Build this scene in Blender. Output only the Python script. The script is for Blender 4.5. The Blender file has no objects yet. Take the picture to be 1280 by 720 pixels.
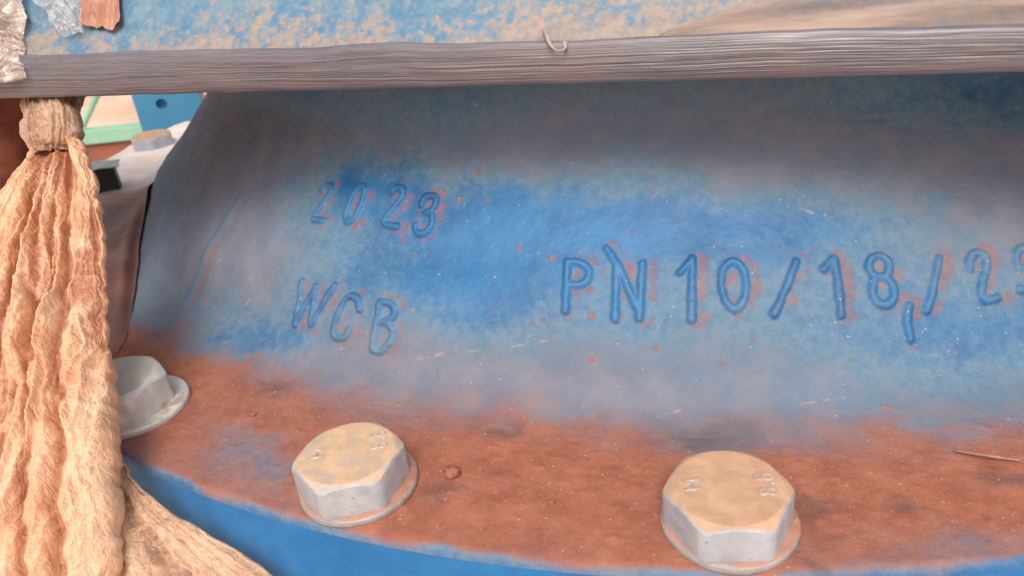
import bpy, math, random
import numpy as np
from mathutils import Vector, Matrix
R_ = math.radians
S = 0.001                                   # everything below is written in millimetres
scene = bpy.context.scene
COL = scene.collection
random.seed(4)

# ------------------------------------------------------------------ camera
FPX = 958.0
CR = np.array([0.9935916, -0.05071593, -0.10101302])
CU = np.array([0.1130298, 0.44581978, 0.88795776])
CF = np.array([0.0, 0.89368485, -0.4486952])
CP = np.array([0.0, 0.0, 181.65])
cd = bpy.data.cameras.new('camera'); cam = bpy.data.objects.new('camera', cd); COL.objects.link(cam)
m = Matrix(((CR[0], CU[0], -CF[0], 0), (CR[1], CU[1], -CF[1], 0), (CR[2], CU[2], -CF[2], CP[2]*S), (0, 0, 0, 1)))
cam.matrix_world = m
cd.sensor_width = 36; cd.lens = 36*FPX/1280; cd.clip_start = 0.01; cd.clip_end = 400
cd.dof.use_dof = True; cd.dof.focus_distance = 0.32; cd.dof.aperture_fstop = 16
scene.camera = cam

# ------------------------------------------------------------------ light
SUN_AZ, SUN_EL = 186, 54
w = bpy.data.worlds.new('World'); scene.world = w; w.use_nodes = True
nt = w.node_tree; nt.nodes.clear()
sky = nt.nodes.new('ShaderNodeTexSky'); sky.sky_type = 'NISHITA'; sky.sun_disc = False
sky.sun_elevation = R_(SUN_EL); sky.sun_rotation = R_(SUN_AZ); sky.dust_density = 5; sky.air_density = 1.2; sky.ozone_density = 1
hs = nt.nodes.new('ShaderNodeHueSaturation'); hs.inputs['Saturation'].default_value = 0.3
bg = nt.nodes.new('ShaderNodeBackground'); bg.inputs[1].default_value = 0.15
wo = nt.nodes.new('ShaderNodeOutputWorld')
nt.links.new(sky.outputs[0], hs.inputs['Color']); nt.links.new(hs.outputs[0], bg.inputs[0]); nt.links.new(bg.outputs[0], wo.inputs[0])
sl = bpy.data.lights.new('sun', 'SUN'); sl.energy = 1.35; sl.angle = R_(26); sl.color = (1, .95, .88)
so = bpy.data.objects.new('sun', sl); COL.objects.link(so)
sd = Vector((math.sin(R_(SUN_AZ))*math.cos(R_(SUN_EL)), math.cos(R_(SUN_AZ))*math.cos(R_(SUN_EL)), math.sin(R_(SUN_EL))))
so.rotation_euler = sd.to_track_quat('Z', 'Y').to_euler()
vs = scene.view_settings
scene.display_settings.display_device = 'sRGB'
vs.view_transform = 'Standard'; vs.look = 'None'; vs.gamma = 1; vs.use_curve_mapping = False
vs.exposure = 0.2

# ------------------------------------------------------------------ helpers
def srgb(r, g, b):
    f = lambda c: (c/255/12.92) if c/255 <= .04045 else ((c/255+.055)/1.055)**2.4
    return (f(r), f(g), f(b), 1)

def hash2(i, j, seed):
    h = (i.astype(np.int64)*374761393 + j.astype(np.int64)*668265263 + seed*1442695041) & 0xffffffff
    h = ((h ^ (h >> 13))*1274126177) & 0xffffffff
    h = ((h ^ (h >> 16))*2246822519) & 0xffffffff
    return ((h ^ (h >> 15)) & 0xffffff)/float(0xffffff)

def vnoise(x, y, seed=0):                    # smooth value noise, 0..1
    x, y = np.broadcast_arrays(np.asarray(x, float), np.asarray(y, float))
    xi = np.floor(x); yi = np.floor(y); fx = x-xi; fy = y-yi
    fx = fx*fx*fx*(fx*(fx*6-15)+10); fy = fy*fy*fy*(fy*(fy*6-15)+10)
    xi = xi.astype(np.int64); yi = yi.astype(np.int64)
    a = hash2(xi, yi, seed); b = hash2(xi+1, yi, seed); c = hash2(xi, yi+1, seed); d = hash2(xi+1, yi+1, seed)
    return (a*(1-fx)+b*fx)*(1-fy)+(c*(1-fx)+d*fx)*fy

def fbm(x, y, seed=0, oct=4, gain=.5):
    t = 0; amp = 1; tot = 0
    for k in range(oct):
        t = t+amp*vnoise(x*2**k+17.3*k, y*2**k-9.1*k, seed+k); tot += amp; amp *= gain
    return t/tot

def ridge(x, y, seed=0, oct=3):
    t = 0; amp = 1; tot = 0
    for k in range(oct):
        t = t+amp*(1-np.abs(2*vnoise(x*2**k+5.7*k, y*2**k+3.1*k, seed+k)-1)); tot += amp; amp *= .5
    return t/tot

def smooth(e0, e1, x):
    t = np.clip((x-e0)/(e1-e0), 0, 1); return t*t*(3-2*t)

def tag(o, label=None, cat=None, group=None, kind=None):
    if label: o['label'] = label
    if cat: o['category'] = cat
    if group: o['group'] = group
    if kind: o['kind'] = kind
    return o

def empty(name, loc, label, cat, group=None, rot=(0, 0, 0)):
    o = bpy.data.objects.new(name, None); COL.objects.link(o)
    o.location = Vector(loc)*S; o.rotation_euler = rot; o.empty_display_size = .02
    return tag(o, label, cat, group)

def mesh_obj(name, verts, faces, mat, parent=None, loc=(0, 0, 0), smooth_=True, attrs=None):
    """verts in mm; for a child they are relative to the parent's empty, else relative to loc"""
    me = bpy.data.meshes.new(name)
    v = np.asarray(verts, np.float32)*S
    if isinstance(faces, np.ndarray):
        n = len(faces); k = faces.shape[1]
        me.vertices.add(len(v)); me.vertices.foreach_set('co', v.ravel())
        me.loops.add(n*k); me.loops.foreach_set('vertex_index', faces.astype(np.int32).ravel())
        me.polygons.add(n); me.polygons.foreach_set('loop_start', np.arange(0, n*k, k, dtype=np.int32))
        me.polygons.foreach_set('loop_total', np.full(n, k, np.int32))
        me.update(calc_edges=True)
    else:
        me.from_pydata(v.tolist(), [], faces); me.update()
    if smooth_: me.polygons.foreach_set('use_smooth', np.ones(len(me.polygons), bool))
    for kx, av in (attrs or {}).items():
        at = me.attributes.new(kx, 'FLOAT', 'POINT'); at.data.foreach_set('value', np.asarray(av, np.float32).ravel())
    me.materials.append(mat)
    o = bpy.data.objects.new(name, me); COL.objects.link(o)
    if parent: o.parent = parent
    else: o.location = Vector(loc)*S
    return o

def gridfaces(nu, nv, closed_u=False):       # verts indexed [u, v] -> u*nv+v
    u = np.arange(nu if closed_u else nu-1); v = np.arange(nv-1)
    U, V = np.meshgrid(u, v, indexing='ij'); U2 = (U+1) % nu
    return np.stack([U*nv+V, U2*nv+V, U2*nv+V+1, U*nv+V+1], -1).reshape(-1, 4)

def at_depth(px, py, d):
    return CP+d*((px-640)/FPX*CR-(py-360)/FPX*CU+CF)

class N:                                      # tiny node-tree writer
    def __init__(s, name, rough=.6, spec=.5):
        s.m = bpy.data.materials.new(name); s.m.use_nodes = True; s.t = s.m.node_tree; s.t.nodes.clear()
        s.out = s.t.nodes.new('ShaderNodeOutputMaterial'); s.b = s.t.nodes.new('ShaderNodeBsdfPrincipled')
        s.t.links.new(s.b.outputs[0], s.out.inputs[0]); s.b.inputs['Roughness'].default_value = rough
        s.b.inputs['Specular IOR Level'].default_value = spec
        s.tc = s.t.nodes.new('ShaderNodeTexCoord').outputs['Object']
    def put(s, sock, v):
        if isinstance(v, bpy.types.NodeSocket): s.t.links.new(v, sock)
        else: sock.default_value = v
    def setb(s, **k):
        for a, v in k.items(): s.put(s.b.inputs[a.replace('_', ' ')], v)
    def noise(s, scale, detail=4, rough=.55, vec=None, stretch=None, lac=2, dist=0):
        n = s.t.nodes.new('ShaderNodeTexNoise'); v = vec or s.tc
        if stretch:
            mp = s.t.nodes.new('ShaderNodeMapping'); mp.inputs['Scale'].default_value = stretch; s.put(mp.inputs[0], v); v = mp.outputs[0]
        s.put(n.inputs['Vector'], v); n.inputs['Scale'].default_value = scale; n.inputs['Detail'].default_value = detail
        n.inputs['Roughness'].default_value = rough; n.inputs['Distortion'].default_value = dist
        return n.outputs['Fac']
    def vor(s, scale, feature='F1', vec=None):
        n = s.t.nodes.new('ShaderNodeTexVoronoi'); n.feature = feature; s.put(n.inputs['Vector'], vec or s.tc); n.inputs['Scale'].default_value = scale
        return n.outputs['Distance']
    def attr(s, name):
        n = s.t.nodes.new('ShaderNodeAttribute'); n.attribute_name = name; return n.outputs['Fac']
    def math(s, op, a, b=0, c=0, clamp=False):
        n = s.t.nodes.new('ShaderNodeMath'); n.operation = op; n.use_clamp = clamp
        s.put(n.inputs[0], a); s.put(n.inputs[1], b)
        if op in ('MULTIPLY_ADD', 'SMOOTH_MIN'): s.put(n.inputs[2], c)
        return n.outputs[0]
    def ramp(s, v, a, b, lo=0, hi=1):
        n = s.t.nodes.new('ShaderNodeMapRange'); n.interpolation_type = 'SMOOTHSTEP'
        s.put(n.inputs[0], v); s.put(n.inputs[1], a); s.put(n.inputs[2], b); s.put(n.inputs[3], lo); s.put(n.inputs[4], hi)
        return n.outputs[0]
    def mix(s, f, a, b, mode='MIX'):
        n = s.t.nodes.new('ShaderNodeMix'); n.data_type = 'RGBA'; n.blend_type = mode
        s.put(n.inputs[0], f); s.put(n.inputs[6], a); s.put(n.inputs[7], b); return n.outputs[2]
    def bump(s, h, strength=.3, dist=.001, nrm=None):
        n = s.t.nodes.new('ShaderNodeBump'); n.inputs['Strength'].default_value = strength; n.inputs['Distance'].default_value = dist
        s.put(n.inputs['Height'], h)
        if nrm: s.put(n.inputs['Normal'], nrm)
        return n.outputs[0]

# ------------------------------------------------------------------ materials
def mat_body():
    s = N('dusty blue paint')
    g, o = s.attr('grey_dust'), s.attr('red_dust')
    n1 = s.noise(55, 6, .6); n2 = s.noise(260, 5, .65); n3 = s.noise(1400, 3, .6); n4 = s.noise(28, 5, .6)
    nn = s.math('ADD', s.math('MULTIPLY', n1, .45), s.math('ADD', s.math('MULTIPLY', n2, .35), s.math('MULTIPLY', n3, .2)))
    # clean paint, slightly uneven
    blue = s.mix(s.ramp(n4, .35, .65), srgb(20, 88, 138), srgb(38, 108, 158))
    # thin grey film of dust: half a veil, half grain
    gj = s.math('ADD', g, s.math('MULTIPLY', s.math('SUBTRACT', s.math('ADD', s.math('MULTIPLY', n1, .2), s.math('ADD', s.math('MULTIPLY', n2, .4), s.math('MULTIPLY', n3, .4))), .5), .75))
    veil = s.ramp(gj, .0, 1.0, .08, .97)
    grey = s.mix(s.ramp(n1, .3, .7), srgb(110, 115, 130), srgb(128, 128, 138))
    half = s.mix(s.ramp(n2, .35, .65), srgb(92, 120, 142), srgb(106, 130, 148))
    c = s.mix(s.ramp(veil, .1, .6), blue, half); c = s.mix(s.ramp(veil, .5, .95), c, grey)
    # red-brown dust
    oj = s.math('ADD', o, s.math('MULTIPLY', s.math('SUBTRACT', s.math('ADD', s.math('MULTIPLY', nn, .6), s.math('MULTIPLY', n3, .4)), .5), 1.25))
    red = s.mix(s.ramp(s.noise(70, 8, .72), .3, .7), srgb(146, 84, 64), srgb(172, 108, 84))
    red = s.mix(s.math('MULTIPLY', s.ramp(n3, .5, .75), .35), red, srgb(206, 146, 116))
    rm = s.ramp(oj, .08, .92, 0, .97)
    c = s.mix(rm, c, red)
    # scattered pale and dark grains
    sp = s.ramp(s.vor(420), .17, .09); sel = s.ramp(s.noise(210, 1), .6, .66)
    c = s.mix(s.math('MULTIPLY', sp, s.math('MULTIPLY', sel, .6)), c, srgb(205, 190, 180))
    sp2 = s.ramp(s.vor(310), .16, .08); sel2 = s.ramp(s.noise(170, 1, vec=None, stretch=(1, 1.3, .9)), .62, .68)
    c = s.mix(s.math('MULTIPLY', sp2, s.math('MULTIPLY', sel2, .5)), c, srgb(165, 98, 74))
    c = s.mix(s.math('MULTIPLY', s.attr('chip'), s.ramp(n2, .4, .6, 0, .42)), c, srgb(186, 164, 150))
    c = s.mix(s.math('MULTIPLY', s.attr('shade_stain'), s.ramp(n1, .2, .6, .25, .62)), c, srgb(84, 76, 76))  # painted bolt shadows and stains darken the colour
    s.setb(Base_Color=c)
    s.setb(Roughness=s.ramp(s.math('ADD', veil, rm), .1, .9, .5, .88))
    s.setb(Specular_IOR_Level=s.ramp(s.math('ADD', veil, rm), .1, .9, .5, .2))
    h = s.math('ADD', s.math('MULTIPLY', n3, s.math('ADD', s.math('MULTIPLY', rm, .9), .25)), s.math('MULTIPLY', n2, .8))
    s.setb(Normal=s.bump(h, .55, .0007, s.bump(n1, .3, .001)))
    return s.m

def mat_rim():
    s = N('blue rim paint', .6, .25)
    n = s.noise(60, 5, .6); n2 = s.noise(700, 4)
    c = s.mix(s.ramp(n, .3, .7), srgb(30, 104, 162), srgb(44, 120, 178))
    c = s.mix(s.math('MULTIPLY', s.ramp(n2, .6, .75), .25), c, srgb(150, 130, 120))
    s.setb(Base_Color=c, Normal=s.bump(n2, .25, .0004, s.bump(n, .35, .0015)))
    return s.m

def mat_zinc(name, dust, dust_col, base=(196, 200, 206)):
    s = N(name, .42)
    geo = s.t.nodes.new('ShaderNodeNewGeometry')
    sep = s.t.nodes.new('ShaderNodeSeparateXYZ')
    # dust settles on faces that look up (world normal of the real surface)
    s.t.links.new(geo.outputs['True Normal'], sep.inputs[0])
    up = s.ramp(sep.outputs[2], .55, .95)
    n1 = s.noise(120, 5, .6); n2 = s.noise(900, 4, .6); n3 = s.noise(45, 3)
    z = s.mix(s.ramp(n1, .3, .7), srgb(*[v-22 for v in base]), srgb(*base))
    z = s.mix(s.math('MULTIPLY', s.ramp(n2, .5, .8), .4), z, srgb(205, 205, 208))
    dj = s.math('ADD', s.math('MULTIPLY', up, dust), s.math('MULTIPLY', s.math('SUBTRACT', s.math('ADD', s.math('MULTIPLY', n1, .6), s.math('MULTIPLY', n3, .4)), .5), 1.25))
    dm = s.ramp(dj, .3, .75, 0, .92)
    dc = s.mix(s.ramp(n1, .35, .7), srgb(*dust_col), srgb(*[min(255, v+18) for v in dust_col]))
    c = s.mix(dm, z, dc)
    spot = s.math('MULTIPLY', s.ramp(s.noise(75, 4), .62, .72), .5)
    c = s.mix(spot, c, srgb(150, 96, 66))
    dk = s.math('MULTIPLY', s.ramp(s.vor(230), .16, .08), s.ramp(s.noise(120, 1), .58, .64))
    c = s.mix(s.math('MULTIPLY', dk, .6), c, srgb(90, 76, 70))
    s.setb(Base_Color=c, Roughness=s.ramp(dm, 0, 1, .42, .8), Metallic=s.ramp(dm, 0, .8, .22, 0))
    s.setb(Normal=s.bump(n2, .4, .0004, s.bump(n1, .45, .0012)))
    return s.m

def mat_band():
    s = N('stretched film strands', .42)
    v = s.attr('strand'); n2 = s.noise(240, 5, .6, stretch=(.12, .5, 3.0)); n3 = s.noise(22, 4)
    n4 = s.noise(900, 3, stretch=(.06, .4, 3.5))
    k = s.math('ADD', s.math('MULTIPLY', v, .5), s.math('ADD', s.math('MULTIPLY', n2, .3), s.math('MULTIPLY', n4, .3)))
    c = s.mix(s.ramp(k, .35, .72), srgb(74, 69, 76), srgb(114, 107, 113))
    c = s.mix(s.math('MULTIPLY', s.ramp(n3, .45, .65), .45), c, srgb(120, 105, 103))
    s.setb(Base_Color=c, Normal=s.bump(n4, .25, .0005, s.bump(n2, .3, .0008)), Coat_Weight=.5, Coat_Roughness=.25)
    s.setb(Roughness=s.ramp(n2, .3, .7, .3, .55))
    return s.m

def mat_upper():
    s = N('weathered film over blue casting', .5)
    lo = s.attr('low')
    n1 = s.noise(330, 4, .6, dist=.3); n2 = s.noise(110, 6, .68); n3 = s.noise(600, 4); n4 = s.noise(17, 3)
    cell = s.vor(380, 'SMOOTH_F1')
    k = s.math('ADD', s.math('ADD', s.math('MULTIPLY', n1, .45), s.math('MULTIPLY', n2, .55)), s.math('ADD', s.math('MULTIPLY', lo, .17), s.math('MULTIPLY', s.math('SUBTRACT', n4, .5), .5)))
    k = s.math('ADD', k, s.math('MULTIPLY', s.math('SUBTRACT', .45, cell), .28))
    blue = s.mix(s.ramp(n2, .35, .65), srgb(72, 116, 146), srgb(110, 136, 148))
    beige = s.mix(s.ramp(n1, .3, .7), srgb(134, 122, 114), srgb(162, 140, 124))
    c = s.mix(s.ramp(k, .46, .70, 0, .92), blue, beige)
    c = s.mix(s.math('MULTIPLY', s.ramp(s.noise(90, 3), .62, .7), .6), c, srgb(184, 138, 114))
    c = s.mix(s.math('MULTIPLY', s.ramp(n3, .5, .8), .3), c, srgb(140, 134, 128))
    s.setb(Base_Color=c, Normal=s.bump(cell, .35, .0012, s.bump(n2, .3, .001)), Roughness=.55)
    return s.m

def mat_bag(name, a, b, dark, tr=.25):
    s = N(name, .55)
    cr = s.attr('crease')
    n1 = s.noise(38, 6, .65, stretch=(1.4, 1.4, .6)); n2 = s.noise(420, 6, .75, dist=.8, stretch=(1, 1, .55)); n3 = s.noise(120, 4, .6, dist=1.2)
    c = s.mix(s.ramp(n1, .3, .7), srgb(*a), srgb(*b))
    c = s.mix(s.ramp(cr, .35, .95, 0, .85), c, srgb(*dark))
    c = s.mix(s.math('MULTIPLY', s.ramp(n2, .55, .75), .55), c, srgb(238, 205, 172))
    geo = s.t.nodes.new('ShaderNodeNewGeometry')
    s.setb(Base_Color=c, Roughness=s.ramp(n3, .3, .7, .4, .7))
    rg = lambda n: s.math('SUBTRACT', 1, s.math('ABSOLUTE', s.math('MULTIPLY_ADD', n, 2, -1)))
    k1 = rg(s.noise(150, 3, .5, dist=1.4, stretch=(1, 1, .6))); k2 = rg(s.noise(380, 3, .6, dist=1.0, stretch=(1, 1, .7)))
    nrm = s.bump(n2, .5, .0006, s.bump(k2, .6, .0010, s.bump(k1, .55, .0020)))
    s.setb(Coat_Weight=.25, Coat_Roughness=.25)
    s.setb(Normal=nrm)
    s.setb(Subsurface_Weight=tr, Subsurface_Scale=.004); s.b.inputs['Subsurface Radius'].default_value = (1, .45, .2)
    return s.m

def mat_clear(name, tint=(225, 222, 218), alpha=.3, rough=.12):
    s = N(name, rough, .8)
    n = s.noise(160, 4, .6, dist=1); n2 = s.noise(500, 3)
    a = s.ramp(n, .35, .75, alpha*.5, min(1, alpha*1.7))
    s.setb(Base_Color=srgb(*tint), Alpha=a, Normal=s.bump(n, .7, .002, s.bump(n2, .3, .0006)), Coat_Weight=1.0, Coat_Roughness=.06)
    return s.m

def plain(name, col, col2=None, scale=40, rough=.7, bump=.3, dist=.001):
    s = N(name, rough)
    n = s.noise(scale, 5, .6); n2 = s.noise(scale*9, 4, .6)
    c2 = col2 or [max(0, v-22) for v in col]
    c = s.mix(s.ramp(n, .3, .7), srgb(*col), srgb(*c2))
    s.setb(Base_Color=c, Normal=s.bump(s.math('ADD', n, s.math('MULTIPLY', n2, .4)), bump, dist))
    return s.m

M_body = mat_body(); M_rim = mat_rim()
M_zinc_o = mat_zinc('zinc with ochre dust', .86, (186, 140, 104), (184, 190, 200))
M_zinc_p = mat_zinc('zinc with thin ochre dust', .70, (194, 154, 116), (184, 188, 194))
M_zinc_g = mat_zinc('zinc with grey dust', .5, (168, 156, 138), (158, 154, 150))
M_band = mat_band(); M_upper = mat_upper()
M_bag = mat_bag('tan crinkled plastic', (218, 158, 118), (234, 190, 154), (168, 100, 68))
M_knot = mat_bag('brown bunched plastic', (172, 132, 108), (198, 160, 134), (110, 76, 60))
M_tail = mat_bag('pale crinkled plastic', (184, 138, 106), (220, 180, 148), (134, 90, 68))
M_clear = mat_clear('clear film')

def tube(path, radii, seg=10, warp=0, seed=0):
    P = np.array(path, float); n = len(P); V = []
    for i in range(n):
        d = P[min(i+1, n-1)]-P[max(i-1, 0)]; d /= np.linalg.norm(d)+1e-9
        a = np.cross(d, [0, 0, 1.0]); 
        if np.linalg.norm(a) < .1: a = np.cross(d, [0, 1.0, 0])
        a /= np.linalg.norm(a); b = np.cross(a, d)
        for k in range(seg):
            w_ = 2*math.pi*k/seg; r = radii[i]*(1+warp*(float(vnoise(i*.5, k*1.1, seed))-.5))
            V.append(P[i]+a*math.cos(w_)*r+b*math.sin(w_)*r)
    F = [(i*seg+k, i*seg+(k+1) % seg, (i+1)*seg+(k+1) % seg, (i+1)*seg+k) for i in range(n-1) for k in range(seg)]
    F += [tuple(range(seg))[::-1], tuple((n-1)*seg+k for k in range(seg))]
    return V, F


# ------------------------------------------------------------------ setting
CX, CY = 138.4, 656.9                         # axis of the valve
G = -330.0
def ground():
    n = 70
    a = np.linspace(-1, 1, n); a = np.sign(a)*np.abs(a)**2.2*60000
    X, Y = np.meshgrid(a, a+1500, indexing='ij')
    Z = G+14*(fbm(X/400, Y/400, 3, 3)-.5)
    s = N('sandy ground', .9)
    n1 = s.noise(2.2, 5); n2 = s.noise(14, 5); n3 = s.noise(160, 4)
    c = s.mix(s.ramp(n1, .35, .65), srgb(214, 172, 144), srgb(232, 198, 170))
    c = s.mix(s.math('MULTIPLY', s.ramp(n2, .5, .7), .4), c, srgb(186, 132, 104))
    s.setb(Base_Color=c, Normal=s.bump(n3, .5, .004, s.bump(n2, .5, .02)))
    mesh_obj('ground', np.stack([X, Y, Z], -1).reshape(-1, 3), gridfaces(n, n), s.m)['kind'] = 'structure'
ground()

# ------------------------------------------------------------------ valve body
PROF = [(440,0),(433,0.6),(426,2.2),(420,5),(415.5,9),(412,15),(407,22),(402,30),(391,40),(380,50),(370,60.5),(360,71.5),(351,82),(345,92),(343,104),(342,120),(342,150)]
def dense_profile():
    P = np.array(PROF, float); t = np.arange(len(P)); tt = np.linspace(0, len(P)-1, 2000)
    q = np.stack([np.interp(tt, t, P[:, 0]), np.interp(tt, t, P[:, 1])], 1)
    k = np.hanning(161); k /= k.sum()
    pad = np.concatenate([q[:1]*np.ones((80, 1)), q, q[-1:]*np.ones((80, 1))])
    q = np.stack([np.convolve(pad[:, i], k, 'valid') for i in (0, 1)], 1)
    return q, np.concatenate([[0], np.cumsum(np.hypot(*np.diff(q, axis=0).T))])
PQ, PS = dense_profile()
K = math.pi/180*385                           # mm of arc per degree round the neck

# cast lettering: raised strokes as (angle round the neck, distance up the neck)
STROKES=[
[(-38.09,98.68),(-37.85,101.49),(-37.25,101.94),(-36.96,98.74),(-37.27,92.88),(-37.69,86.92),(-37.84,83.29),(-37.19,83.13),(-36.53,83.29)],
[(-34.23,103.33),(-33.71,103.06),(-33.59,99.86),(-33.57,91.34),(-33.75,85.92),(-34.18,84.49),(-34.61,86.21),(-34.71,91.12),(-34.62,99.93),(-34.23,103.33)],
[(-31.07,102.12),(-30.84,104.67),(-30.22,104.54),(-30.06,100.95),(-30.41,96.01),(-30.96,90.27),(-31.17,86.36),(-30.61,85.7),(-29.88,85.83)],
[(-28.27,97.04),(-28.25,99.8),(-27.86,101.99),(-27.24,101.67),(-27.15,97.15),(-27.46,93.98),(-27.84,93.58)],
[(-27.3,93.24),(-27.03,89.9),(-27.31,84.35),(-27.84,83.03),(-28.29,84.58),(-28.37,87.61)],
[(-36.15,51.79),(-35.96,41.91),(-35.85,31.28)],
[(-35.84,32.67),(-34.82,50.61)],
[(-34.88,50.52),(-34.48,33.14)],
[(-34.4,34.63),(-33.26,53.15)],
[(-30.79,44.83),(-31.05,48.8),(-31.5,50.23),(-32.09,48.56),(-32.4,42.35),(-32.55,34.91),(-32.46,30.78),(-32.07,29.72),(-31.47,31.18),(-31.23,35.06)],
[(-29.33,49.23),(-29.31,28.73)],
[(-29.33,49.23),(-28.62,49.81),(-28.1,47.75),(-28.1,43.88),(-28.63,41.32),(-29.21,40.37)],
[(-28.59,40.7),(-28.03,38.74),(-27.95,34.45),(-28.3,29.75),(-28.83,27.22),(-29.26,28.07)],
[(-17.26,73.99),(-17.09,52.63)],
[(-17.26,73.99),(-16.5,74.03),(-15.83,71.25),(-15.84,66.68),(-16.26,63.75),(-17.07,64.08)],
[(-14.18,73.17),(-14.2,49.87)],
[(-14.85,79.95),(-14.18,73.17),(-12.87,53.06)],
[(-12.66,73.08),(-12.83,49.89)],
[(-9.71,74.85),(-9.98,48.97)],
[(-9.72,74.16),(-10.47,68.66)],
[(-7.42,73.26),(-6.84,69.75),(-6.78,61.77),(-6.98,55.59),(-7.55,51.88),(-8.08,55.26),(-8.22,63.1),(-8.08,69.48),(-7.42,73.26)],
[(-3.76,70.52),(-5.48,49.73)],
[(-1.57,70.51),(-1.94,47.5)],
[(-1.69,69.94),(-2.32,66.32)],
[(0.97,69.91),(1.43,67.35),(1.34,63.33),(1.02,60.53),(0.4,61.01),(0.2,64.35),(0.37,68.29),(0.97,69.91)],
[(1.02,60.53),(1.28,55.59),(0.98,50.37),(0.46,48.92),(0.01,51.28),(0.02,55.82),(0.4,61.01)],
[(4.39,65.14),(3.69,56.97),(2.72,45.2)],
[(1.8,47.96),(1.52,41.85),(1.54,35.17)],
[(5.85,58.62),(6.12,63.18),(6.79,65.32),(7.17,62.7),(6.81,57.45),(6.27,52.7),(5.94,48.47),(6.02,45.19),(6.84,45.88)],
[(9.97,62.77),(9,62.94),(8.48,55.23),(9.09,55.54),(9.36,52.31),(9.18,47.37),(8.72,45.13),(8.21,47.38)]]
MARKS=[
[(-47.81,82.92),(-48.08,62.49),(-48.5,40.35),(-48.77,20.51)],
[(-11.57,45.4),(-11.34,48.56)],
[(-24.56,24.6),(-24.41,20.46)]]
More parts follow.
